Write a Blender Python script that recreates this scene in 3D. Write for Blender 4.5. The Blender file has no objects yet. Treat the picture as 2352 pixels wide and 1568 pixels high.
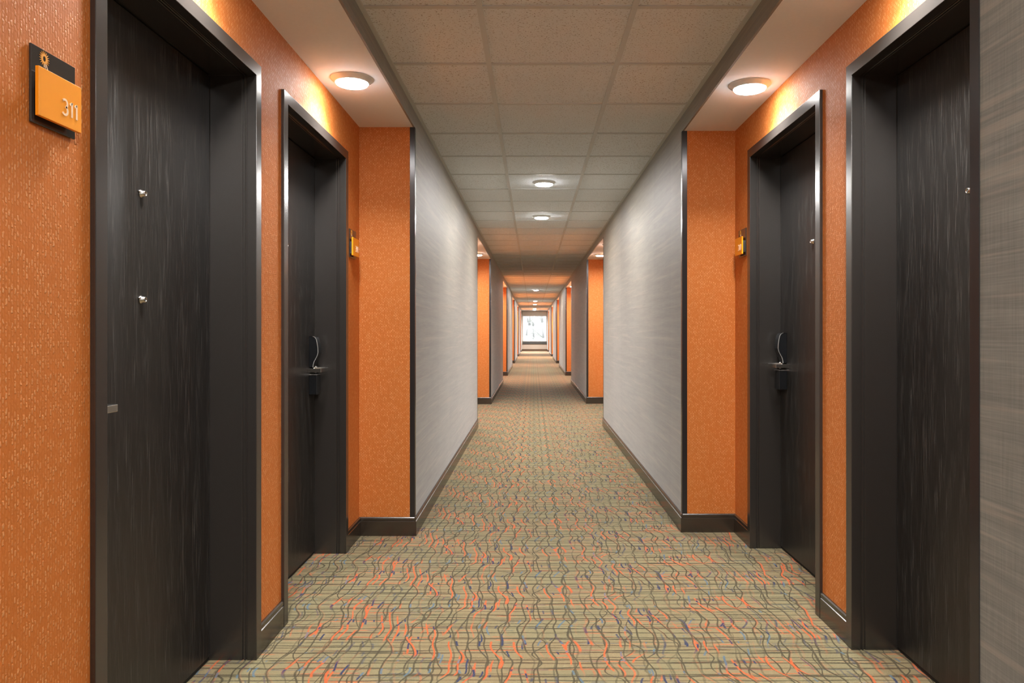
import bpy, bmesh, math, random
from mathutils import Vector, Matrix

random.seed(7)
SC = bpy.context.scene
COL = SC.collection

# ------------------------------------------------------------------ camera, world, exposure
F_PX = 1660.0
cam_d = bpy.data.cameras.new('camera')
cam_d.sensor_width = 36.0
cam_d.lens = 36.0 * F_PX / 2352.0
cam_d.shift_x = -48.0 / 2352.0
cam_d.shift_y = -22.5 / 2352.0
cam_d.clip_start = 0.05
cam_d.clip_end = 300
cam = bpy.data.objects.new('camera', cam_d)
COL.objects.link(cam)
CAM_H = 1.181
cam.location = (0, 0, CAM_H)
cam.rotation_euler = (math.radians(90), 0, 0)
SC.camera = cam

world = bpy.data.worlds.new('sky')
SC.world = world
world.use_nodes = True
bg = world.node_tree.nodes['Background']
bg.inputs['Color'].default_value = (0.92, 0.96, 1.0, 1)
bg.inputs['Strength'].default_value = 18.0

LAMP_STRENGTH = 48.0           # alcove downlights: glow of the diffuser
LAMP_WATTS = 6.4              # and the light it throws down
LAMP_SPREAD = 125.0            # beam angle in degrees
LAMP_STRENGTH_MID = 75.0       # corridor downlights: glow
LAMP_WATTS_MID = 23.0          # and thrown light
LAMP_COLOR = (1.0, 0.972, 0.94)
SC.cycles.diffuse_bounces = 8

SC.view_settings.view_transform = 'Standard'
SC.view_settings.look = 'None'
SC.view_settings.exposure = 0.98
SC.view_settings.gamma = 1.0
SC.view_settings.use_curve_mapping = False

# ------------------------------------------------------------------ dimensions (metres; x right, y into the corridor)
XL, XR = -0.685, 0.8825            # corridor wall planes
AL, AR = -1.006, 1.1945            # alcove back wall planes
CEIL = 2.459                       # bottom of the ceiling grid
SOF = 2.366                        # soffit above each alcove
PERIOD = 7.6
NALC = 6
Y0, Y1 = -6.0, 44.5
L_START, L_END = 1.335, 4.189
R_START, R_END = 1.456, 4.267
T_OFF, T_STEP = 2.852, 0.608       # cross tee positions
TEE_L, TEE_R = -0.2103, 0.4018     # main tees

# ------------------------------------------------------------------ helpers
def link(o, parent=None):
    COL.objects.link(o)
    if parent is not None:
        o.parent = parent
    return o

def tag(o, label=None, cat=None, group=None, kind=None):
    if label: o['label'] = label
    if cat: o['category'] = cat
    if group: o['group'] = group
    if kind: o['kind'] = kind
    return o

def empty(name, loc=(0, 0, 0)):
    o = bpy.data.objects.new(name, None)
    o.empty_display_size = 0.05
    o.location = loc
    COL.objects.link(o)
    return o

def mesh_obj(name, bm, mat, parent=None, smooth=False, recalc=True, bevel=0.0, segs=1):
    if recalc:
        bmesh.ops.recalc_face_normals(bm, faces=bm.faces[:])
    me = bpy.data.meshes.new(name)
    if smooth:
        for f in bm.faces: f.smooth = True
    bm.to_mesh(me); bm.free()
    if mat is not None:
        for m in (mat if isinstance(mat, (list, tuple)) else [mat]):
            me.materials.append(m)
    o = bpy.data.objects.new(name, me)
    link(o, parent)
    if bevel:
        b = o.modifiers.new('bevel', 'BEVEL'); b.width = bevel; b.segments = segs
        b.limit_method = 'ANGLE'; b.angle_limit = math.radians(35)
    return o

def box(bm, x0, x1, y0, y1, z0, z1, mi=0):
    x0, x1 = min(x0, x1), max(x0, x1); y0, y1 = min(y0, y1), max(y0, y1); z0, z1 = min(z0, z1), max(z0, z1)
    v = [bm.verts.new(p) for p in ((x0,y0,z0),(x1,y0,z0),(x1,y1,z0),(x0,y1,z0),(x0,y0,z1),(x1,y0,z1),(x1,y1,z1),(x0,y1,z1))]
    for q in ((0,3,2,1),(4,5,6,7),(0,1,5,4),(1,2,6,5),(2,3,7,6),(3,0,4,7)):
        f = bm.faces.new([v[i] for i in q]); f.material_index = mi
    return bm

def box_obj(name, dims, mat, parent=None, bevel=0.0, segs=1):
    bm = bmesh.new(); box(bm, *dims)
    return mesh_obj(name, bm, mat, parent, bevel=bevel, segs=segs)

def loft(bm, rings, closed=True, caps=True):
    """rings: equal-length lists of points, joined in order"""
    vr = [[bm.verts.new(p) for p in r] for r in rings]
    n = len(vr[0])
    for a, b in zip(vr[:-1], vr[1:]):
        for i in range(n if closed else n - 1):
            j = (i + 1) % n
            bm.faces.new((a[i], a[j], b[j], b[i]))
    if caps and closed:
        bm.faces.new(vr[0]); bm.faces.new(vr[-1])
    return bm

def lathe(bm, prof, n=32, axis='z', cap=True):
    """prof: (radius, height) list; axis z by default"""
    rings = []
    for r, h in prof:
        ring = []
        for i in range(n):
            a = 2 * math.pi * i / n
            c, s = r * math.cos(a), r * math.sin(a)
            ring.append((c, s, h) if axis == 'z' else (h, c, s))
        rings.append(ring)
    return loft(bm, rings, True, cap)

# ------------------------------------------------------------------ node helpers
class G:
    def __init__(self, name):
        self.m = bpy.data.materials.new(name)
        self.m.use_nodes = True
        self.t = self.m.node_tree
        self.b = self.t.nodes['Principled BSDF']
    def n(self, kind, **props):
        x = self.t.nodes.new(kind)
        for k, v in props.items(): setattr(x, k, v)
        return x
    def put(self, sock, v):
        if isinstance(v, bpy.types.NodeSocket): self.t.links.new(v, sock)
        elif isinstance(v, (tuple, list)) and len(v) == 3 and sock.type == 'RGBA': sock.default_value = (*v, 1)
        else: sock.default_value = v
    def math(self, op, a, b=None, c=None, clamp=False):
        x = self.n('ShaderNodeMath', operation=op, use_clamp=clamp)
        self.put(x.inputs[0], a)
        if b is not None: self.put(x.inputs[1], b)
        if c is not None: self.put(x.inputs[2], c)
        return x.outputs[0]
    def add(self, a, b): return self.math('ADD', a, b)
    def mul(self, a, b): return self.math('MULTIPLY', a, b)
    def coords(self):
        tc = self.n('ShaderNodeTexCoord')
        s = self.n('ShaderNodeSeparateXYZ')
        self.t.links.new(tc.outputs['Object'], s.inputs[0])
        return s.outputs[0], s.outputs[1], s.outputs[2]
    def vec(self, x, y, z):
        c = self.n('ShaderNodeCombineXYZ')
        for i, v in enumerate((x, y, z)): self.put(c.inputs[i], v)
        return c.outputs[0]
    def noise(self, v, scale=1.0, detail=2.0, rough=0.5, dist=0.0):
        x = self.n('ShaderNodeTexNoise')
        self.put(x.inputs['Vector'], v)
        x.inputs['Scale'].default_value = scale
        x.inputs['Detail'].default_value = detail
        x.inputs['Roughness'].default_value = rough
        x.inputs['Distortion'].default_value = dist
        return x.outputs['Fac']
    def white(self, v):
        x = self.n('ShaderNodeTexWhiteNoise')
        self.put(x.inputs['Vector'], v)
        return x.outputs['Value']
    def step(self, v, lo, hi, a=0.0, b=1.0):
        x = self.n('ShaderNodeMapRange', interpolation_type='SMOOTHSTEP')
        for i, q in enumerate((v, lo, hi, a, b)): self.put(x.inputs[i], q)
        return x.outputs[0]
    def lin(self, v, lo, hi, a=0.0, b=1.0):
        x = self.n('ShaderNodeMapRange')
        for i, q in enumerate((v, lo, hi, a, b)): self.put(x.inputs[i], q)
        return x.outputs[0]
    def mix(self, f, a, b, blend='MIX'):
        x = self.n('ShaderNodeMix', data_type='RGBA', blend_type=blend)
        self.put(x.inputs[0], f); self.put(x.inputs[6], a); self.put(x.inputs[7], b)
        return x.outputs[2]
    def set(self, **kw):
        for k, v in kw.items(): self.put(self.b.inputs[k.replace('_', ' ')], v)
        return self
    def bump(self, h, strength=0.3, dist=0.002):
        x = self.n('ShaderNodeBump')
        x.inputs['Strength'].default_value = strength
        x.inputs['Distance'].default_value = dist
        self.put(x.inputs['Height'], h)
        self.t.links.new(x.outputs[0], self.b.inputs['Normal'])
        return self

def plain(name, color, rough=0.5, metal=0.0, spec=0.5, noise_amt=0.06, scale=30.0):
    g = G(name)
    x, y, z = g.coords()
    f = g.noise(g.vec(x, y, z), scale, 3)
    dark = tuple(c * (1 - noise_amt) for c in color); light = tuple(min(1, c * (1 + noise_amt)) for c in color)
    g.set(Base_Color=g.mix(f, dark, light), Roughness=rough, Metallic=metal)
    g.b.inputs['Specular IOR Level'].default_value = spec
    return g.m

# ------------------------------------------------------------------ materials
def make_carpet():
    g = G('carpet')
    X, Y, Z = g.coords()
    P = 0.60                                   # the woven pattern repeats along the corridor
    ang = g.mul(Y, 2 * math.pi / P)
    cy, sy = g.math('COSINE', ang), g.math('SINE', ang)
    def field(q, r, seed, detail=0.0):
        return g.noise(g.vec(g.add(q, seed), g.mul(cy, r), g.mul(sy, r)), 1.0, detail)
    def lines(coord, p, off, w):               # soft lines every p metres (half width w), and the number of the line
        t = g.add(g.math('DIVIDE', coord, p), off)
        d = g.mul(g.math('ABSOLUTE', g.math('SUBTRACT', g.math('FRACT', t), 0.5)), p)
        return g.step(d, w * 1.3, w * 0.5, 0, 1), g.math('FLOOR', t)
    def mx(a, b): return b if a is None else g.math('MAXIMUM', a, b)
    grain = g.noise(g.vec(X, Y, 0.0), 420.0, 2, 0.6)
    rough = g.noise(g.vec(X, Y, 3.0), 150.0, 2, 0.6)
    jit = g.mul(g.math('SUBTRACT', rough, 0.5), 0.0045)
    col = g.mix(g.step(grain, 0.3, 0.75), (0.212, 0.184, 0.094), (0.318, 0.282, 0.150))
    # wavering lines that run along the corridor
    warped, long_acc = [], None
    for p, off, amp, su, r, seed, w in [(0.066, 0.16, 0.050, 3.0, 0.62, 0.0, 0.0036), (0.088, 0.63, 0.066, 2.4, 0.56, 11.0, 0.0041), (0.125, 0.31, 0.080, 3.4, 0.70, 23.0, 0.0031)]:
        u = g.add(g.add(X, jit), g.mul(g.math('SUBTRACT', field(g.mul(X, su), r, seed), 0.5), amp * 2))
        warped.append(u)
        l, n = lines(u, p, off, w)
        fade = g.step(field(g.mul(n, 5.37), 0.5, seed + 3.0), 0.30, 0.50, 0.45, 1.0)
        long_acc = mx(long_acc, g.mul(l, fade))
    # straighter cross lines
    crossed, cross_acc = [], None
    for p, off, amp, su, seed, w in [(0.060, 0.2, 0.014, 2.6, 41.0, 0.0044), (0.100, 0.7, 0.020, 2.0, 53.0, 0.0052), (0.0429, 0.45, 0.016, 3.4, 67.0, 0.0032)]:
        v = g.add(g.add(Y, jit), g.mul(g.math('SUBTRACT', g.noise(g.vec(g.mul(X, su), seed, g.mul(cy, 0.4)), 1.0, 1.0), 0.5), amp * 2))
        crossed.append(v)
        l, n = lines(v, p, off, w)
        k = g.math('FRACT', g.math('DIVIDE', n, round(P / p)))
        fade = g.step(g.noise(g.vec(g.mul(X, 5.0), g.mul(k, 61.0), seed), 1.0, 1.0), 0.34, 0.56, 0.30, 1.0)
        cross_acc = mx(cross_acc, g.mul(l, fade))
    dark = (0.062, 0.051, 0.025)
    col = g.mix(g.mul(cross_acc, 0.92), col, dark)
    # coloured yarn: dashes that follow single lines, gathered in clusters
    clump = g.step(field(g.mul(X, 3.2), 0.62, 101.0), 0.40, 0.56)
    orange, pale = (0.60, 0.120, 0.030), (0.60, 0.23, 0.10)
    l, n = lines(crossed[0], 0.030, 0.3, 0.0034)
    k = g.math('FRACT', g.math('DIVIDE', n, 20.0))
    dash = g.step(g.noise(g.vec(g.mul(X, 5.5), g.mul(k, 97.0), 5.0), 1.0, 0.0), 0.56, 0.62)
    col = g.mix(g.mul(g.mul(l, dash), g.lin(clump, 0, 1, 0.15, 0.75)), col, orange)
    cblue = g.step(g.noise(g.vec(g.mul(X, 7.0), g.mul(k, 97.0), 19.0), 1.0, 0.0), 0.64, 0.68)
    col = g.mix(g.mul(g.mul(l, cblue), 0.65), col, (0.075, 0.10, 0.12))
    col = g.mix(g.mul(clump, 0.07), col, pale)
    col = g.mix(g.mul(long_acc, 0.86), col, dark)
    for u, p, off, w, seed in ((warped[0], 0.033, 0.16, 0.0040, 131.0), (warped[1], 0.044, 0.63, 0.0046, 173.0)):
        l, n = lines(u, p, off, w)
        q = g.mul(n, 7.31)
        dash = g.step(field(q, 0.50, seed), 0.545, 0.60)
        col = g.mix(g.mul(g.mul(l, dash), g.lin(clump, 0, 1, 0.10, 0.92)), col, orange)
        blue = g.mul(g.step(field(q, 1.00, seed + 31.0), 0.655, 0.69), g.lin(clump, 0, 1, 0.45, 1.0))
        col = g.mix(g.mul(l, blue), col, (0.030, 0.042, 0.100))
        sky = g.step(field(q, 1.10, seed + 57.0), 0.725, 0.75)
        col = g.mix(g.mul(g.mul(l, sky), 0.8), col, (0.095, 0.175, 0.24))
    col = g.mix(g.step(grain, 0.45, 0.8, 0.0, 0.22), col, (0.08, 0.067, 0.04))
    g.set(Base_Color=col, Roughness=0.95)
    g.b.inputs['Specular IOR Level'].default_value = 0.12
    g.b.inputs['Sheen Weight'].default_value = 0.15
    g.bump(grain, 0.5, 0.004)
    return g.m

def make_orange_paper():
    g = G('orange_wallpaper')
    X, Y, Z = g.coords()
    geo = g.n('ShaderNodeNewGeometry')
    s = g.n('ShaderNodeSeparateXYZ'); g.t.links.new(geo.outputs['Normal'], s.inputs[0])
    ax = g.step(g.math('ABSOLUTE', s.outputs[0]), 0.4, 0.6)
    U = g.add(g.mul(Y, ax), g.mul(X, g.math('SUBTRACT', 1.0, ax)))
    wob = g.mul(g.math('SUBTRACT', g.noise(g.vec(U, Z, ax), 70.0, 3, 0.6), 0.5), 0.010)
    cu = g.math('DIVIDE', g.add(U, wob), 0.0080)
    iu = g.math('FLOOR', cu)
    odd = g.math('FRACT', g.mul(iu, 0.5))
    cv = g.add(g.math('DIVIDE', g.add(Z, wob), 0.0150), odd)
    iv = g.math('FLOOR', cv)
    fu = g.math('ABSOLUTE', g.math('SUBTRACT', g.math('FRACT', cu), 0.5))
    fv = g.math('ABSOLUTE', g.math('SUBTRACT', g.math('FRACT', cv), 0.5))
    inside = g.mul(g.step(fu, 0.34, 0.14), g.step(fv, 0.48, 0.26))
    rnd = g.white(g.vec(iu, iv, ax))
    patch = g.noise(g.vec(g.mul(U, 30.0), g.mul(Z, 75.0), 7.0), 1.0, 2)
    fleck = g.mul(g.mul(inside, g.step(rnd, 0.05, 0.95, 0.12, 1.0)), g.step(patch, 0.32, 0.62, 0.25, 1.0))
    thread = g.noise(g.vec(g.mul(U, 900.0), g.mul(Z, 60.0), ax), 1.0, 2)
    base = g.mix(thread, (0.475, 0.128, 0.018), (0.645, 0.205, 0.040))
    col = g.mix(g.mul(fleck, 0.62), base, (0.84, 0.44, 0.19))
    g.set(Base_Color=col, Roughness=g.lin(fleck, 0, 1, 0.66, 0.50))
    g.b.inputs['Specular IOR Level'].default_value = 0.28
    g.bump(g.add(fleck, g.mul(thread, 0.35)), 0.55, 0.0022)
    return g.m

def make_gray_paper():
    g = G('gray_grasscloth')
    X, Y, Z = g.coords()
    fine_h = g.noise(g.vec(g.mul(Y, 6.0), g.mul(Z, 260.0), X), 1.0, 3, 0.6)
    mid_h = g.noise(g.vec(g.mul(Y, 1.4), g.mul(Z, 26.0), 5.0), 1.0, 3, 0.55)
    vert = g.noise(g.vec(g.mul(Y, 240.0), g.mul(Z, 7.0), 9.0), 1.0, 2, 0.6)
    seam = g.white(g.vec(g.math('FLOOR', g.math('DIVIDE', Y, 0.66)), 2.0, g.math('SIGN', X)))
    t = g.add(g.add(g.mul(fine_h, 0.40), g.mul(mid_h, 0.40)), g.mul(vert, 0.22))
    col = g.mix(g.step(t, 0.34, 0.70), (0.086, 0.079, 0.060), (0.190, 0.177, 0.142))
    col = g.mix(g.step(g.noise(g.vec(g.mul(Y, 1.1), g.mul(Z, 34.0), 17.0), 1.0, 2), 0.56, 0.66, 0, 0.35), col, (0.29, 0.235, 0.175))
    col = g.mix(g.mul(seam, 0.10), col, (0.45, 0.42, 0.36))
    g.set(Base_Color=col, Roughness=0.58)
    g.b.inputs['Specular IOR Level'].default_value = 0.42
    g.b.inputs['Sheen Weight'].default_value = 0.4
    g.b.inputs['Sheen Roughness'].default_value = 0.4
    g.bump(g.add(fine_h, vert), 0.25, 0.001)
    return g.m

def make_door_wood():
    g = G('black_stained_wood')
    X, Y, Z = g.coords()
    oi = g.n('ShaderNodeObjectInfo')
    seed = g.mul(oi.outputs['Random'], 17.0)
    warp = g.noise(g.vec(g.mul(Y, 3.0), g.mul(Z, 0.8), seed), 1.0, 2)
    rings = g.math('SINE', g.add(g.mul(Y, 90.0), g.mul(warp, 34.0)))
    pores = g.noise(g.vec(g.mul(Y, 330.0), g.mul(Z, 9.0), seed), 1.0, 3, 0.65)
    streak = g.noise(g.vec(g.mul(Y, 60.0), g.mul(Z, 1.3), g.add(seed, 4.0)), 1.0, 3)
    f = g.mul(g.step(pores, 0.50, 0.68), g.lin(rings, -1, 1, 0.25, 1.0))
    col = g.mix(streak, (0.010, 0.0090, 0.0085), (0.021, 0.019, 0.0175))
    col = g.mix(g.mul(f, 0.70), col, (0.105, 0.098, 0.090))
    g.set(Base_Color=col, Roughness=g.lin(f, 0, 1, 0.36, 0.52))
    g.b.inputs['Specular IOR Level'].default_value = 0.5
    g.bump(f, 0.35, 0.0010)
    return g.m

def make_tile():
    g = G('mineral_ceiling_tile')
    X, Y, Z = g.coords()
    oi = g.n('ShaderNodeObjectInfo')
    r = g.mul(oi.outputs['Random'], 31.0)
    v = g.vec(X, Y, r)
    holes = g.step(g.noise(v, 130.0, 1, 0.4), 0.62, 0.70)
    fiss = g.step(g.noise(g.vec(g.mul(X, 60.0), g.mul(Y, 150.0), r), 1.0, 3, 0.6), 0.62, 0.71)
    soft = g.noise(v, 8.0, 3)
    col = g.mix(soft, (0.80, 0.86, 0.92), (0.84, 0.90, 0.96))
    m = g.math('MAXIMUM', g.mul(holes, 0.60), g.mul(fiss, 0.42))
    col = g.mix(m, col, (0.20, 0.16, 0.13))
    g.set(Base_Color=col, Roughness=0.9)
    g.b.inputs['Specular IOR Level'].default_value = 0.2
    g.bump(g.math('SUBTRACT', 1.0, m), 0.4, 0.002)
    return g.m

M_CARPET = make_carpet()
M_ORANGE = make_orange_paper()
M_GRAY = make_gray_paper()
M_DOOR = make_door_wood()
M_TILE = make_tile()
M_TEE = plain('grid_enamel', (0.60, 0.64, 0.66), 0.5, noise_amt=0.03)
M_SOFFIT = plain('soffit_paint', (0.85, 0.91, 0.97), 0.85, spec=0.2, noise_amt=0.03, scale=60)
M_FRAME = plain('bronze_frame_paint', (0.030, 0.0265, 0.0240), 0.26, spec=1.0, noise_amt=0.08, scale=90)
M_BASE = plain('espresso_baseboard', (0.034, 0.024, 0.017), 0.24, spec=1.0, noise_amt=0.25, scale=25)
M_GUARD = plain('dark_metal_guard', (0.045, 0.044, 0.046), 0.24, 0.55, noise_amt=0.05)
M_SWEEP = plain('black_rubber', (0.006, 0.006, 0.006), 0.7)
M_CHROME = plain('satin_chrome', (0.70, 0.68, 0.65), 0.20, 1.0, noise_amt=0.04)
M_EDGE = plain('lock_edge_highlight', (0.80, 0.78, 0.74), 0.42, 0.8, noise_amt=0.03)  # light metal standing in for the highlight on the lock's bevel
M_LOCK = plain('black_lock_plastic', (0.012, 0.013, 0.015), 0.22, spec=0.6)
M_LENS_GLASS = plain('peephole_glass', (0.25, 0.26, 0.26), 0.08, 0.4)
M_SIGN_BACK = plain('charcoal_acrylic', (0.035, 0.033, 0.030), 0.16, spec=0.7)
M_SIGN_FACE = plain('orange_acrylic', (1.0, 0.36, 0.010), 0.35, noise_amt=0.02)
M_SIGN_TEXT = plain('cream_numerals', (1.0, 0.74, 0.50), 0.5, noise_amt=0.02)
M_SUN = plain('sun_yellow', (0.80, 0.36, 0.035), 0.45, noise_amt=0.1, scale=200)
M_STEM = plain('ray_cream', (0.80, 0.62, 0.42), 0.5)
M_TRIM = plain('lamp_white_trim', (0.85, 0.87, 0.88), 0.4, noise_amt=0.02)
M_BEIGE = plain('end_wall_paint', (0.64, 0.57, 0.48), 0.8, noise_amt=0.03)
M_SHADE = plain('roller_shade_cloth', (0.52, 0.51, 0.46), 0.8, noise_amt=0.03)
M_SILL = plain('shaded_sill', (0.075, 0.085, 0.085), 0.35)  # shadow on the sill is put into this dark colour
M_WINFRAME = plain('window_frame_enamel', (0.70, 0.72, 0.72), 0.4)
M_BASE_END = plain('walnut_baseboard', (0.14, 0.085, 0.05), 0.4)
M_CORE = plain('wall_core', (0.35, 0.32, 0.28), 0.9)
M_LITTER = plain('leaf_litter', (0.036, 0.033, 0.030), 0.95, noise_amt=0.30, scale=1.6)
M_BARK = plain('pale_bark', (0.034, 0.0315, 0.0295), 0.9, noise_amt=0.3, scale=12)
M_TWIG = plain('budding_twigs', (0.037, 0.037, 0.031), 0.9, noise_amt=0.35, scale=6)

def lens_mat(name, strength):
    g = G(name)
    x, y, z = g.coords()
    edge = g.math('SQRT', g.add(g.mul(x, x), g.mul(y, y)))
    g.set(Base_Color=(0.9, 0.88, 0.84), Roughness=0.5)
    g.put(g.b.inputs['Emission Color'], LAMP_COLOR)
    g.put(g.b.inputs['Emission Strength'], g.lin(edge, 0.060, 0.075, strength, strength * 0.7))
    return g.m
M_LENS = lens_mat('lit_diffuser', LAMP_STRENGTH)
M_LENS_MID = lens_mat('lit_diffuser_corridor', LAMP_STRENGTH_MID)
M_LENS_FAR = lens_mat('lit_diffuser_far', LAMP_STRENGTH_MID * 1.3)

def glass_mat():
    m = bpy.data.materials.new('window_glass'); m.use_nodes = True
    t = m.node_tree; t.nodes.remove(t.nodes['Principled BSDF'])
    out = t.nodes['Material Output']
    tr = t.nodes.new('ShaderNodeBsdfTransparent'); tr.inputs[0].default_value = (0.96, 0.98, 0.98, 1)
    gl = t.nodes.new('ShaderNodeBsdfGlossy'); gl.inputs['Roughness'].default_value = 0.02
    fr = t.nodes.new('ShaderNodeFresnel'); fr.inputs[0].default_value = 1.45
    mx = t.nodes.new('ShaderNodeMixShader')
    t.links.new(fr.outputs[0], mx.inputs[0]); t.links.new(tr.outputs[0], mx.inputs[1]); t.links.new(gl.outputs[0], mx.inputs[2])
    t.links.new(mx.outputs[0], out.inputs['Surface'])
    return m
M_GLASS = glass_mat()

# ------------------------------------------------------------------ floor
fl = box_obj('floor', (-1.45, 1.65, Y0 - 0.2, Y1 + 0.05, -0.12, 0.0), M_CARPET)
tag(fl, 'tan patterned carpet with wavy brown lines and orange dashes', 'carpet', kind='structure')

# ------------------------------------------------------------------ ceiling
ce = box_obj('ceiling', (-1.45, 1.65, Y0 - 0.2, Y1 + 0.2, 2.60, 2.70), M_CORE)
tag(ce, 'suspended ceiling of speckled beige tiles in a metal grid', 'ceiling', kind='structure')
TH = 0.018
ZT = CEIL + 0.0045
columns = [(XL + 0.003, TEE_L), (TEE_L, TEE_R), (TEE_R, XR - 0.003)]
tile_me = []
for a, b in columns:
    bm = bmesh.new()
    w = (b - a) / 2 - 0.003; l = T_STEP / 2 - 0.003
    box(bm, -w, w, -l, l, 0, TH)
    bmesh.ops.recalc_face_normals(bm, faces=bm.faces[:])
    me = bpy.data.meshes.new('ceiling_tile'); bm.to_mesh(me); bm.free(); me.materials.append(M_TILE)
    tile_me.append(me)
n0 = int(math.floor((Y0 - T_OFF) / T_STEP)); n1 = int(math.floor((Y1 - T_OFF) / T_STEP))
for n in range(n0, n1):
    for (a, b), me in zip(columns, tile_me):
        o = bpy.data.objects.new('ceiling_tile', me)
        o.location = ((a + b) / 2, T_OFF + (n + 0.5) * T_STEP, ZT + random.uniform(0, 0.0006))
        link(o, ce)
tail = T_OFF + n1 * T_STEP
for a, b in columns:
    box_obj('ceiling_tile', (a + .003, b - .003, tail + .003, Y1, ZT, ZT + TH), M_TILE, ce)
bm = bmesh.new(); box(bm, XL + 0.002, XR - 0.002, -0.012, 0.012, CEIL, CEIL + 0.0045)
bmesh.ops.recalc_face_normals(bm, faces=bm.faces[:])
ct_me = bpy.data.meshes.new('cross_tee'); bm.to_mesh(ct_me); bm.free(); ct_me.materials.append(M_TEE)
for n in range(n0 + 1, n1 + 1):
    o = bpy.data.objects.new('cross_tee', ct_me); o.location = (0, T_OFF + n * T_STEP, 0.0008); link(o, ce)
for x in (TEE_L, TEE_R):
    bm = bmesh.new()
    box(bm, x - 0.012, x + 0.012, Y0, Y1, CEIL - 0.0008, CEIL + 0.0042)
    box(bm, x - 0.001, x + 0.001, Y0, Y1, CEIL + 0.0042, CEIL + 0.035)
    mesh_obj('main_tee', bm, M_TEE, ce)
for x0, x1 in ((XL, XL + 0.020), (XR - 0.020, XR)):
    box_obj('wall_angle', (x0, x1, Y0, Y1, CEIL - 0.001, CEIL + 0.003), M_TEE, ce)

# ------------------------------------------------------------------ side walls
def base_profile(t):
    return [(0, 0), (t, 0), (t, 0.084), (t - 0.0035, 0.0865), (t - 0.0035, 0.0885), (t - 0.001, 0.091), (t - 0.001, 0.1035), (t - 0.005, 0.108), (0, 0.108)]

def base_run(name, p0, p1, nrm, parent, mat=None, t=0.011):
    """baseboard piece from p0 to p1 (x, y) on a wall whose outward normal is nrm"""
    bm = bmesh.new()
    rings = [[(p[0] + nrm[0] * a, p[1] + nrm[1] * a, h) for a, h in base_profile(t)] for p in (p0, p1)]
    loft(bm, rings)
    return mesh_obj(name, bm, mat or M_BASE, parent)

def frame_profile():
    # a: outward from the opening edge, d: into the wall (negative is proud)
    return [(0.0, 0.215), (0.0, 0.0395), (0.0045, 0.0375), (0.0045, 0.0345), (-0.001, 0.0325), (-0.001, 0.0285), (0.0045, 0.0265), (0.0045, 0.0235), (0.0, 0.0215),
            (0.0, -0.0115), (0.001, -0.0125), (0.046, -0.0125), (0.047, -0.0115), (0.047, 0.0005), (0.030, 0.0005), (0.030, 0.215)]

W_OPEN = 0.910
DOOR_D = 0.156

sides = {
    'left':  dict(sg=-1, xc=XL, xa=AL, s=L_START, s0=0.90, e=L_END, doors=[(2.144, -1), (3.390, 1)], top=2.103, dz=-0.008),
    'right': dict(sg=1, xc=XR, xa=AR, s=R_START, s0=R_START, e=R_END, doors=[(2.227, -1), (3.482, 1)], top=2.132, dz=0.010),
}

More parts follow.
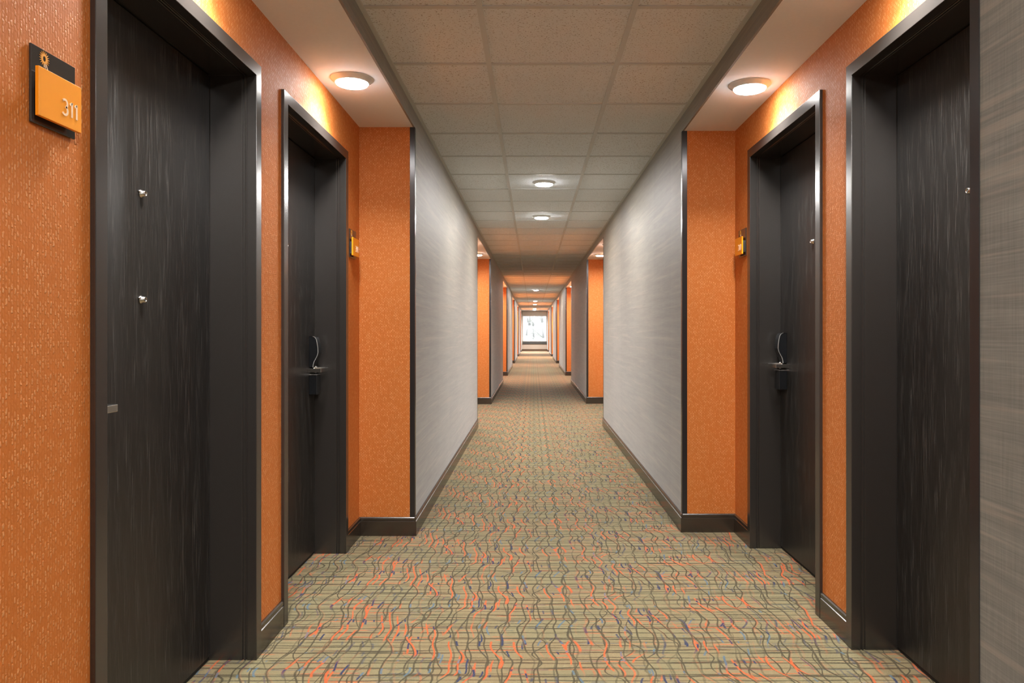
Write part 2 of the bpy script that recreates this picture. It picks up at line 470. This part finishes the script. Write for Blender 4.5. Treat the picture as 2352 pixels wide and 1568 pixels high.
def wall_side(side):
    S = sides[side]; sg, xc, xa = S['sg'], S['xc'], S['xa']
    root = box_obj('wall_' + side, (xa + sg * 0.26, xa + sg * 0.34, Y0 - 0.1, Y1 + 0.2, -0.05, 2.65), M_CORE)
    tag(root, side + ' corridor wall of gray grasscloth piers and orange door alcoves', 'wall', kind='structure')
    bb = empty('baseboard_' + side, (xc, 0, 0))
    tag(bb, 'dark espresso baseboard along the ' + side + ' corridor wall', 'baseboard', kind='structure')
    bb_inv = Matrix.Translation(Vector((-xc, 0, 0)))
    def run(p0, p1, nrm):
        o = base_run('baseboard_run', p0, p1, nrm, bb)
        o.matrix_parent_inverse = bb_inv
    # piers
    bounds = [Y0]
    for k in range(NALC):
        bounds += [S['s0'] if k == 0 else S['s'] + k * PERIOD, S['e'] + k * PERIOD]
    bounds.append(Y1)
    t = 0.011
    for i in range(0, len(bounds), 2):
        a, b = bounds[i], bounds[i + 1]
        bm = bmesh.new(); box(bm, xc, xa + sg * 0.26, a, b, -0.02, 2.58)
        bm.normal_update()
        for f in bm.faces:
            f.material_index = 0 if abs(f.normal.x) > 0.5 else 1
        mesh_obj('pier', bm, [M_GRAY, M_ORANGE], root)
        first, last = i == 0, i == len(bounds) - 2
        run((xc, a - (0 if first else t)), (xc, b + (0 if last else t)), (-sg, 0))
        for yy, ny in ((a, -1), (b, 1)):
            if (ny < 0 and first) or (ny > 0 and last): continue
            run((xc, yy), (xa, yy), (0, ny))
            # L-shaped corner guard
            g0, g1 = 0.107, SOF
            bm = bmesh.new()
            pts = [(xc - sg * 0.0018, yy + ny * 0.0018), (xc - sg * 0.0018, yy - ny * 0.030), (xc, yy - ny * 0.030), (xc, yy), (xc + sg * 0.028, yy), (xc + sg * 0.028, yy + ny * 0.0018)]
            loft(bm, [[(p[0], p[1], g0) for p in pts], [(p[0], p[1], g1) for p in pts]])
            mesh_obj('corner_guard', bm, M_GUARD, root, bevel=0.0007)
    # alcoves
    for k in range(NALC):
        ys, ye = (S['s0'] if k == 0 else S['s'] + k * PERIOD), S['e'] + k * PERIOD
        doors = [(c + k * PERIOD, d) for c, d in S['doors']] if k < 2 else []
        bm = bmesh.new()
        cuts = [ys]
        for c, _ in doors: cuts += [c - W_OPEN / 2 - 0.030, c + W_OPEN / 2 + 0.030]
        cuts.append(ye)
        for j in range(0, len(cuts), 2):
            box(bm, xa, xa + sg * 0.26, cuts[j], cuts[j + 1], -0.02, 2.58)
        for c, _ in doors:
            box(bm, xa, xa + sg * 0.26, c - W_OPEN / 2 - 0.030, c + W_OPEN / 2 + 0.030, S['top'] + 0.030, 2.58)
        mesh_obj('alcove_wall', bm, M_ORANGE, root)
        cuts = [ys + t]
        for c, _ in doors: cuts += [c - W_OPEN / 2 - 0.047, c + W_OPEN / 2 + 0.047]
        cuts.append(ye - t)
        for j in range(0, len(cuts), 2):
            run((xa, cuts[j]), (xa, cuts[j + 1]), (-sg, 0))
        # soffit and the band of gray paper above the opening
        box_obj('soffit', (xc + sg * 0.010, xa + sg * 0.02, ys, ye, SOF, 2.58), M_SOFFIT, ce)
        box_obj('fascia', (xc, xc + sg * 0.010, ys, ye, SOF - 0.001, 2.58), M_GRAY, root)
    return root

for side in ('left', 'right'):
    wall_side(side)

wb = box_obj('wall_back', (-1.45, 1.65, Y0 - 0.1, Y0, -0.05, 2.65), M_GRAY)
tag(wb, 'gray papered wall closing the corridor behind the viewer', 'wall', kind='structure')

# ------------------------------------------------------------------ doors
def P3(sg, s, d, z):           # door space (along wall, into wall, up) -> local mesh space
    return (sg * d, s, z)

def bx(sg, s0, s1, d0, d1, z0, z1, bm=None):
    bm = bm or bmesh.new()
    box(bm, sg * d0, sg * d1, s0, s1, z0, z1)
    return bm

def build_door(name, side, yc, ld, label, two_holes=False):
    S = sides[side]; sg, top, dz = S['sg'], S['top'], S['dz']
    root = empty(name, (S['xa'], yc, 0))
    tag(root, label, 'door', kind='structure')
    h = W_OPEN / 2
    bm = bmesh.new()
    prof = frame_profile()
    rings = [[P3(sg, -h - a, d, 0.0) for a, d in prof], [P3(sg, -h - a, d, top + a) for a, d in prof],
             [P3(sg, h + a, d, top + a) for a, d in prof], [P3(sg, h + a, d, 0.0) for a, d in prof]]
    loft(bm, rings)
    mesh_obj('door_frame', bm, M_FRAME, root, bevel=0.0006)
    leaf = mesh_obj('door_leaf', bx(sg, -h + 0.003, h - 0.003, DOOR_D, DOOR_D + 0.044, 0.014, top - 0.003), M_DOOR, root, bevel=0.0015)
    mesh_obj('door_sweep', bx(sg, -h + 0.001, h - 0.001, DOOR_D + 0.004, DOOR_D + 0.040, 0.001, 0.0145), M_SWEEP, root)
    for z in ([1.590, 1.276] if two_holes else [1.600 + dz * 1.5]):
        bm = bmesh.new()
        lathe(bm, [(0.0125, 0.0), (0.0125, 0.0022), (0.0095, 0.0035), (0.0090, 0.0125), (0.0078, 0.0138), (0.0056, 0.0138), (0.0052, 0.0112)], 24, 'x', cap=False)
        ph = mesh_obj('peephole', bm, M_CHROME, root, smooth=True)
        ph.location = (sg * (DOOR_D - 0.0), 0, z); ph.rotation_euler = (0, 0, math.pi if sg > 0 else 0)
        bm = bmesh.new(); lathe(bm, [(0.0054, 0.0090), (0.0054, 0.0112), (0.003, 0.0122), (0.0004, 0.0125)], 16, 'x')
        mesh_obj('peephole_lens', bm, M_LENS_GLASS, ph, smooth=True)
        bm = bmesh.new(); lathe(bm, [(0.0034, 0.0), (0.0034, 0.0045), (0.0015, 0.0055)], 12, 'x')
        pc = mesh_obj('cover_pivot', bm, M_CHROME, ph, smooth=True); pc.location = (0, -0.0155, 0.0045)
    # card lock: black reader head, chrome lever, black lower case
    lc = ld * (h - 0.066)
    lz = dz
    prof = [(0.0, 1.165), (0.020, 1.165), (0.031, 1.160), (0.038, 1.150), (0.043, 1.130), (0.0465, 1.105), (0.0475, 1.082), (0.044, 1.066), (0.035, 1.048), (0.027, 1.034), (0.0225, 1.018), (0.021, 1.004), (0.0, 1.004)]
    bm = bmesh.new()
    loft(bm, [[P3(sg, s, DOOR_D - q, z + lz) for q, z in prof] for s in (lc - 0.030, lc + 0.030)])
    case = mesh_obj('lock', bm, M_LOCK, root, bevel=0.0015)
    for s0 in ((-0.0312,) if ld > 0 else (0.0282,)):      # bevel highlight built as a bright strip, lever side only
        bm = bmesh.new()
        o2 = [(q + (0.0012 if q > 0 else 0), z) for q, z in prof[:-1]]
        i2 = [(max(0, q - 0.0016), z) for q, z in prof[:-1]]
        ring = o2 + i2[::-1]
        loft(bm, [[P3(sg, lc + s0 + e, DOOR_D - q, z + lz) for q, z in ring] for e in (0, 0.003)])
        mesh_obj('edge_highlight', bm, M_EDGE, case)
    mesh_obj('lower_case', bx(sg, lc - 0.034, lc + 0.034, DOOR_D - 0.043, DOOR_D, 0.862 + lz, 0.962 + lz), M_LOCK, case, bevel=0.003, segs=2)
    mesh_obj('card_slot_cap', bx(sg, lc - 0.035, lc + 0.035, DOOR_D - 0.044, DOOR_D, 0.963 + lz, 0.967 + lz), M_CHROME, case, bevel=0.0008)
    bm = bmesh.new(); lathe(bm, [(0.019, 0.0), (0.019, 0.030), (0.012, 0.034), (0.011, 0.086)], 24, 'x')
    hub = mesh_obj('lever_hub', bm, M_CHROME, case, smooth=True)
    hub.location = (sg * DOOR_D, lc, 0.992 + lz); hub.rotation_euler = (0, 0, math.pi if sg > 0 else 0)
    # lever with its end turned back towards the door
    bm = bmesh.new()
    zc, hz = 0.992 + lz, 0.0095
    path = [(lc + ld * 0.012, 0.088), (lc - ld * 0.116, 0.088), (lc - ld * 0.116, 0.016), (lc - ld * 0.104, 0.016), (lc - ld * 0.104, 0.075), (lc + ld * 0.012, 0.075)]
    loft(bm, [[P3(sg, s, DOOR_D - q, zc + e) for s, q in path] for e in (-hz, hz)])
    mesh_obj('lever_handle', bm, M_CHROME, case, bevel=0.0015, segs=2)
    return root

nd = 0
word = {'left': 'left', 'right': 'right'}
for side in ('left', 'right'):
    for k in range(2):
        for j, (c, ld) in enumerate(sides[side]['doors']):
            nd += 1
            if k == 0 and side == 'left' and j == 0:
                lab = 'black wood door with two peepholes beside the 311 sign'
            elif k == 0 and side == 'left':
                lab = 'black left door with lever lock, beyond the door with two peepholes'
            elif k == 0 and j == 0:
                lab = 'black wood door nearest the gray paper at the right edge'
            elif k == 0:
                lab = 'black right door showing its lever lock and one peephole'
            else:
                lab = 'black door in the second %s alcove, %s of its pair' % (side, ('nearer', 'farther')[j])
            build_door('door_%d' % nd, side, c + k * PERIOD, ld, lab, two_holes=(k == 0 and side == 'left' and j == 0))

# ------------------------------------------------------------------ room signs
def arc(cx, cy, rx, ry, a0, a1, n=10):
    return [(cx + rx * math.cos(math.radians(a0 + (a1 - a0) * i / n)), cy + ry * math.sin(math.radians(a0 + (a1 - a0) * i / n))) for i in range(n + 1)]

# stroke outlines of the numerals in a unit-high cell: (width, list of strokes)
DIGITS = {
    '1': (0.34, [[(0.02, 0.80), (0.24, 0.955)], [(0.24, 0.0), (0.24, 1.0)]]),
    '3': (0.58, [arc(0.24, 0.745, 0.255, 0.255, 140, -75, 12) , arc(0.24, 0.27, 0.285, 0.27, 75, -145, 12)]),
    '0': (0.62, [arc(0.29, 0.5, 0.27, 0.5, 0, 360, 22)]),
    '9': (0.60, [arc(0.28, 0.70, 0.26, 0.30, 0, 360, 18), [(0.54, 0.70), (0.50, 0.38), (0.38, 0.12), (0.24, 0.0)]]),
}

def number_mesh(body, size, stroke=0.15):
    bm = bmesh.new()
    x = -sum(DIGITS[c][0] + 0.16 for c in body)
    for c in body:
        w, strokes = DIGITS[c]
        for st in strokes:
            left, right = [], []
            for i, p in enumerate(st):
                a, b = st[max(0, i - 1)], st[min(len(st) - 1, i + 1)]
                if st[0] == st[-1] and i in (0, len(st) - 1): a, b = st[-2], st[1]
                d = Vector((b[0] - a[0], b[1] - a[1])).normalized(); nx, ny = -d.y * stroke / 2, d.x * stroke / 2
                left.append((p[0] + nx, p[1] + ny)); right.append((p[0] - nx, p[1] - ny))
            rings = [[((x + q[0]) * size, q[1] * size, z) for q, z in ((l, 0), (l, 0.0012), (r, 0.0012), (r, 0))] for l, r in zip(left, right)]
            loft(bm, rings)
        x += w + 0.16
    bmesh.ops.recalc_face_normals(bm, faces=bm.faces[:])
    me = bpy.data.meshes.new('number'); bm.to_mesh(me); bm.free()
    return me

def room_sign(side, yc, zc, number, label):
    sg = sides[side]['sg']; xa = sides[side]['xa']
    root = empty('room_sign', (xa, yc, zc))
    root.rotation_euler = (math.pi / 2, 0, math.pi / 2 if sg < 0 else -math.pi / 2)
    # local: x right along the wall, y up, z out of the wall
    tag(root, label, 'sign', 'room number signs')
    w, h = 0.139, 0.157
    box_obj('back_plate', (-w / 2, w / 2, -h / 2, h / 2, 0.0015, 0.0065), M_SIGN_BACK, root, bevel=0.001)
    box_obj('mounting_pad', (-0.045, 0.045, -0.055, 0.010, 0.0, 0.0185), M_SIGN_BACK, root)
    fx0, fx1, fy0, fy1 = -0.075, 0.060, -0.0675, 0.031
    box_obj('face_plate', (fx0, fx1, fy0, fy1, 0.018, 0.026), M_SIGN_FACE, root, bevel=0.0008)
    me = number_mesh(number, 0.0315)
    me.materials.append(M_SIGN_TEXT)
    t = bpy.data.objects.new('number', me); link(t, root)
    t.location = (fx1 - 0.009, fy0 + 0.024, 0.0258)
    # sunburst emblem
    ex, ey, zz = -w / 2 + 0.0385, 0.0600, 0.0066
    bm = bmesh.new()
    n = 18; r0, r1, R = 0.0048, 0.0084, 0.0162
    inner = []; outer = []
    for i in range(n * 2):
        a = math.pi * i / n + 0.06
        inner.append((ex + r0 * 0.85 * math.cos(a), ey + r0 * 1.15 * math.sin(a)))
        rr = (R if i % 2 == 0 else r1)
        outer.append((ex + rr * math.cos(a), ey + rr * math.sin(a)))
    m2 = len(inner)
    lo_i = [bm.verts.new((p[0], p[1], zz)) for p in inner]; lo_o = [bm.verts.new((p[0], p[1], zz)) for p in outer]
    hi_i = [bm.verts.new((p[0], p[1], zz + 0.0006)) for p in inner]; hi_o = [bm.verts.new((p[0], p[1], zz + 0.0006)) for p in outer]
    for i in range(m2):
        j = (i + 1) % m2
        bm.faces.new((hi_i[i], hi_o[i], hi_o[j], hi_i[j])); bm.faces.new((lo_o[i], lo_i[i], lo_i[j], lo_o[j]))
        bm.faces.new((lo_o[i], lo_o[j], hi_o[j], hi_o[i])); bm.faces.new((lo_i[j], lo_i[i], hi_i[i], hi_i[j]))
    em = mesh_obj('sun_emblem', bm, M_SUN, root)
    for adeg, r_in, r_out in ((-93, 0.0105, 0.0175), (-78, 0.0105, 0.0185), (-63, 0.0105, 0.0230)):
        a = math.radians(adeg); ca, sa = math.cos(a), math.sin(a); px, py = -sa, ca
        pts = [(ex + r_in * ca + px * .0006, ey + r_in * sa + py * .0006), (ex + r_in * ca - px * .0006, ey + r_in * sa - py * .0006),
               (ex + r_out * ca - px * .0011, ey + r_out * sa - py * .0011), (ex + r_out * ca + px * .0011, ey + r_out * sa + py * .0011)]
        bm = bmesh.new(); loft(bm, [[(p[0], p[1], zz + 0.0002) for p in pts], [(p[0], p[1], zz + 0.0009) for p in pts]])
        mesh_obj('cream_ray', bm, M_STEM, em)
    return root

room_sign('left', 1.509, 1.6785, '311', 'large near room sign with orange panel reading 311')
room_sign('left', 4.014, 1.666, '309', 'small far room sign beside the left orange alcove corner')
room_sign('right', 4.104, 1.684, '310', 'small far room sign beside the right lever-lock door')

# ------------------------------------------------------------------ downlights
def lamp_meshes(lens_material):
    bm = bmesh.new()
    lathe(bm, [(0.0985, 0.0), (0.0990, -0.003), (0.0960, -0.006), (0.0800, -0.0195), (0.0775, -0.0215), (0.0755, -0.0215), (0.0750, -0.0195), (0.0750, 0.0)], 56, 'z', cap=False)
    bmesh.ops.recalc_face_normals(bm, faces=bm.faces[:])
    a = bpy.data.meshes.new('trim_ring')
    for f in bm.faces: f.smooth = True
    bm.to_mesh(a); bm.free(); a.materials.append(M_TRIM)
    bm = bmesh.new()
    lathe(bm, [(0.0752, -0.0185), (0.0752, -0.0225), (0.0720, -0.0270), (0.0620, -0.0308), (0.0440, -0.0335), (0.0220, -0.0348), (0.003, -0.0352)], 48, 'z')
    bmesh.ops.recalc_face_normals(bm, faces=bm.faces[:])
    b = bpy.data.meshes.new('diffuser_lens')
    for f in bm.faces: f.smooth = True
    bm.to_mesh(b); bm.free(); b.materials.append(lens_material)
    return a, b
TR, LN = lamp_meshes(M_LENS)
TR2, LN2 = lamp_meshes(M_LENS_MID)
_, LN3 = lamp_meshes(M_LENS_FAR)

def beam(watts, spread=LAMP_SPREAD):
    d = bpy.data.lights.new('beam', 'AREA'); d.shape = 'DISK'; d.size = 0.14
    d.energy = watts; d.color = LAMP_COLOR; d.spread = math.radians(spread)
    return d
BEAM_MID, BEAM_MID_FAR = beam(LAMP_WATTS_MID, 180), beam(LAMP_WATTS_MID * 1.7, 180)
BEAM_NEAR, BEAM_FAR = beam(LAMP_WATTS), beam(LAMP_WATTS * 2.0, 165)

def downlight(x, y, z, trim, lens, label, group, light=None):
    root = empty('downlight', (x, y, z))
    tag(root, label, 'ceiling light', group)
    link(bpy.data.objects.new('trim_ring', trim), root)
    link(bpy.data.objects.new('diffuser_lens', lens), root)
    if light:
        b = link(bpy.data.objects.new('beam', light), root); b.location = (0, 0, -0.037)

ordn = ['nearest', 'second', 'third', 'fourth', 'fifth', 'sixth']
for side, x in (('left', -0.848), ('right', 1.040)):
    S = sides[side]
    for k in range(NALC):
        for j, off in enumerate((0.77, S['e'] - S['s'] - 0.80)):
            lab = 'round downlight on the soffit of the %s %s alcove, %s of two' % (ordn[k], side, ('nearer', 'farther')[j])
            downlight(x, S['s'] + k * PERIOD + off, SOF, TR, LN, lab, 'soffit downlights', BEAM_NEAR if k == 0 else BEAM_FAR)
mid_lights = [-8, -5, 5, 8, 31, 44, 50, 60, 64]
names = ['over the corridor far behind the viewer', 'over the corridor right above the viewer', 'nearest in the middle ceiling column', 'second from the viewer in the middle ceiling column',
         'third in the middle column, alone halfway down', 'fourth in the middle ceiling column', 'fifth in the middle ceiling column', 'sixth in the middle ceiling column', 'last one before the window']
for n, nm in zip(mid_lights, names):
    downlight((TEE_L + TEE_R) / 2, T_OFF + (n + 0.5) * T_STEP, ZT, TR2, LN3 if n > 20 else LN2, 'round downlight ' + nm, 'corridor downlights', BEAM_MID_FAR if n > 20 else BEAM_MID)

# ------------------------------------------------------------------ end wall, window and outdoors
we = empty('wall_end', (0, Y1, 0))
tag(we, 'beige end wall below and around the bright window', 'wall', kind='structure')
inv = Matrix.Translation(Vector((0, -Y1, 0)))
WX0, WX1, WZ0, WZ1 = -0.635, 0.850, 0.575, 2.165
def wpart(name, dims, mat, par, iv):
    o = box_obj(name, dims, mat, par); o.matrix_parent_inverse = iv; return o
wpart('lower_panel', (-1.4, 1.6, Y1, Y1 + 0.12, -0.05, 0.42), M_BEIGE, we, inv)
wpart('side_panel', (-1.4, WX0, Y1, Y1 + 0.12, 0.42, 2.60), M_BEIGE, we, inv)
wpart('side_panel', (WX1, 1.6, Y1, Y1 + 0.12, 0.42, 2.60), M_BEIGE, we, inv)
wpart('header_panel', (WX0, WX1, Y1, Y1 + 0.12, WZ1, 2.60), M_BEIGE, we, inv)
bbe = base_run('baseboard_end', (XL + 0.011, Y1), (XR - 0.011, Y1), (0, -1), None, M_BASE_END)
tag(bbe, 'brown baseboard under the end window', 'baseboard', kind='structure')
wi = empty('window_1', ((WX0 + WX1) / 2, Y1, WZ0))
tag(wi, 'large bright window at the far end of the corridor', 'window', kind='structure')
iw = Matrix.Translation(-Vector(wi.location))
wpart('window_sill', (WX0, WX1, Y1 - 0.06, Y1 + 0.12, 0.42, WZ0), M_SILL, wi, iw)
bm = bmesh.new()
for d in ((WX0, WX0 + 0.035, Y1 + 0.04, Y1 + 0.10, WZ0, WZ1), (WX1 - 0.035, WX1, Y1 + 0.04, Y1 + 0.10, WZ0, WZ1), (WX0, WX1, Y1 + 0.04, Y1 + 0.10, WZ0, WZ0 + 0.035), (WX0, WX1, Y1 + 0.04, Y1 + 0.10, WZ1 - 0.035, WZ1)):
    box(bm, *d)
o = mesh_obj('window_frame', bm, M_WINFRAME, wi); o.matrix_parent_inverse = iw
wpart('window_pane', (WX0 + 0.03, WX1 - 0.03, Y1 + 0.066, Y1 + 0.072, WZ0 + 0.03, WZ1 - 0.03), M_GLASS, wi, iw)
# rolled shade box under the ceiling
sh = empty('roller_shade', ((WX0 + WX1) / 2, Y1, WZ1))
tag(sh, 'gray raised roller shade box above the end window', 'shade')
ish = Matrix.Translation(-Vector(sh.location))
bm = bmesh.new(); box(bm, WX0 - 0.01, WX1 + 0.01, Y1 - 0.075, Y1 - 0.002, WZ1 + 0.005, CEIL - 0.02)
o = mesh_obj('shade_box', bm, M_SHADE, sh, bevel=0.006); o.matrix_parent_inverse = ish
bm = bmesh.new(); lathe(bm, [(0.010, WX0 + 0.02), (0.010, WX1 - 0.02)], 12, 'x')
o = mesh_obj('hem_bar', bm, M_WINFRAME, sh); o.location = (-sh.location.x, -0.04, 0.002)

# hillside and bare trees outside
bm = bmesh.new()
NX, NY = 24, 20
grid = []
for j in range(NY + 1):
    row = []
    for i in range(NX + 1):
        x = -40 + 80 * i / NX; q = j / NY; y = Y1 + 0.4 + 60 * q
        z = -3.2 + max(0, y - Y1 - 8) * 0.30 + 0.5 * math.sin(x * 0.31 + j) + random.uniform(-.2, .2)
        row.append(bm.verts.new((x, y, z)))
    grid.append(row)
for j in range(NY):
    for i in range(NX):
        bm.faces.new((grid[j][i], grid[j][i + 1], grid[j + 1][i + 1], grid[j + 1][i]))
gr = mesh_obj('ground', bm, M_LITTER, None, smooth=True)
tag(gr, 'pale leaf covered hillside seen through the end window', 'ground', kind='structure')

def tube(bm, p0, p1, r0, r1, n=6):
    d = (p1 - p0).normalized()
    u = d.orthogonal().normalized(); v = d.cross(u)
    loft(bm, [[p + (u * math.cos(2 * math.pi * i / n) + v * math.sin(2 * math.pi * i / n)) * r for i in range(n)] for p, r in ((p0, r0), (p1, r1))])

def bare_tree(x, y, z, hgt, label):
    root = empty('bare_tree', (x, y, z))
    tag(root, label, 'tree', 'bare trees outside')
    bm = bmesh.new(); bb = bmesh.new()
    p = Vector((0, 0, -0.5)); r = hgt * 0.017
    segs = 7
    for i in range(segs):
        q = p + Vector((random.uniform(-.12, .12), random.uniform(-.12, .12), (hgt + 0.5) / segs))
        tube(bm, p, q, r, r * 0.84, 8)
        if i >= 1:
            for b in range(4):
                a = random.uniform(0, 6.28); ln = hgt * random.uniform(.14, .26) * (1 - i / segs * .5)
                e = q + Vector((math.cos(a) * ln, math.sin(a) * ln, ln * random.uniform(.4, .9)))
                tube(bb, q, e, r * 0.42, r * 0.16, 5)
                for c in range(4):
                    m = q.lerp(e, random.uniform(.3, 1)); l2 = ln * random.uniform(.3, .6); a2 = random.uniform(0, 6.28)
                    tube(bb, m, m + Vector((math.cos(a2) * l2, math.sin(a2) * l2, l2 * random.uniform(.2, .9))), r * .15, r * .05, 4)
        p = q; r *= 0.84
    mesh_obj('trunk', bm, M_BARK, root, smooth=True)
    mesh_obj('branches', bb, M_TWIG, root)
for i, (t, q) in enumerate(((0.04, 10), (0.52, 15), (0.97, 11), (0.25, 22), (0.76, 24))):
    y = Y1 + q
    x = (-0.64 + 1.5 * t) * y / Y1
    z = -3.2 + max(0, y - Y1 - 8) * 0.30
    bare_tree(x, y, z, 6.5 + i * 0.6, 'slender bare tree on the hillside beyond the end window')
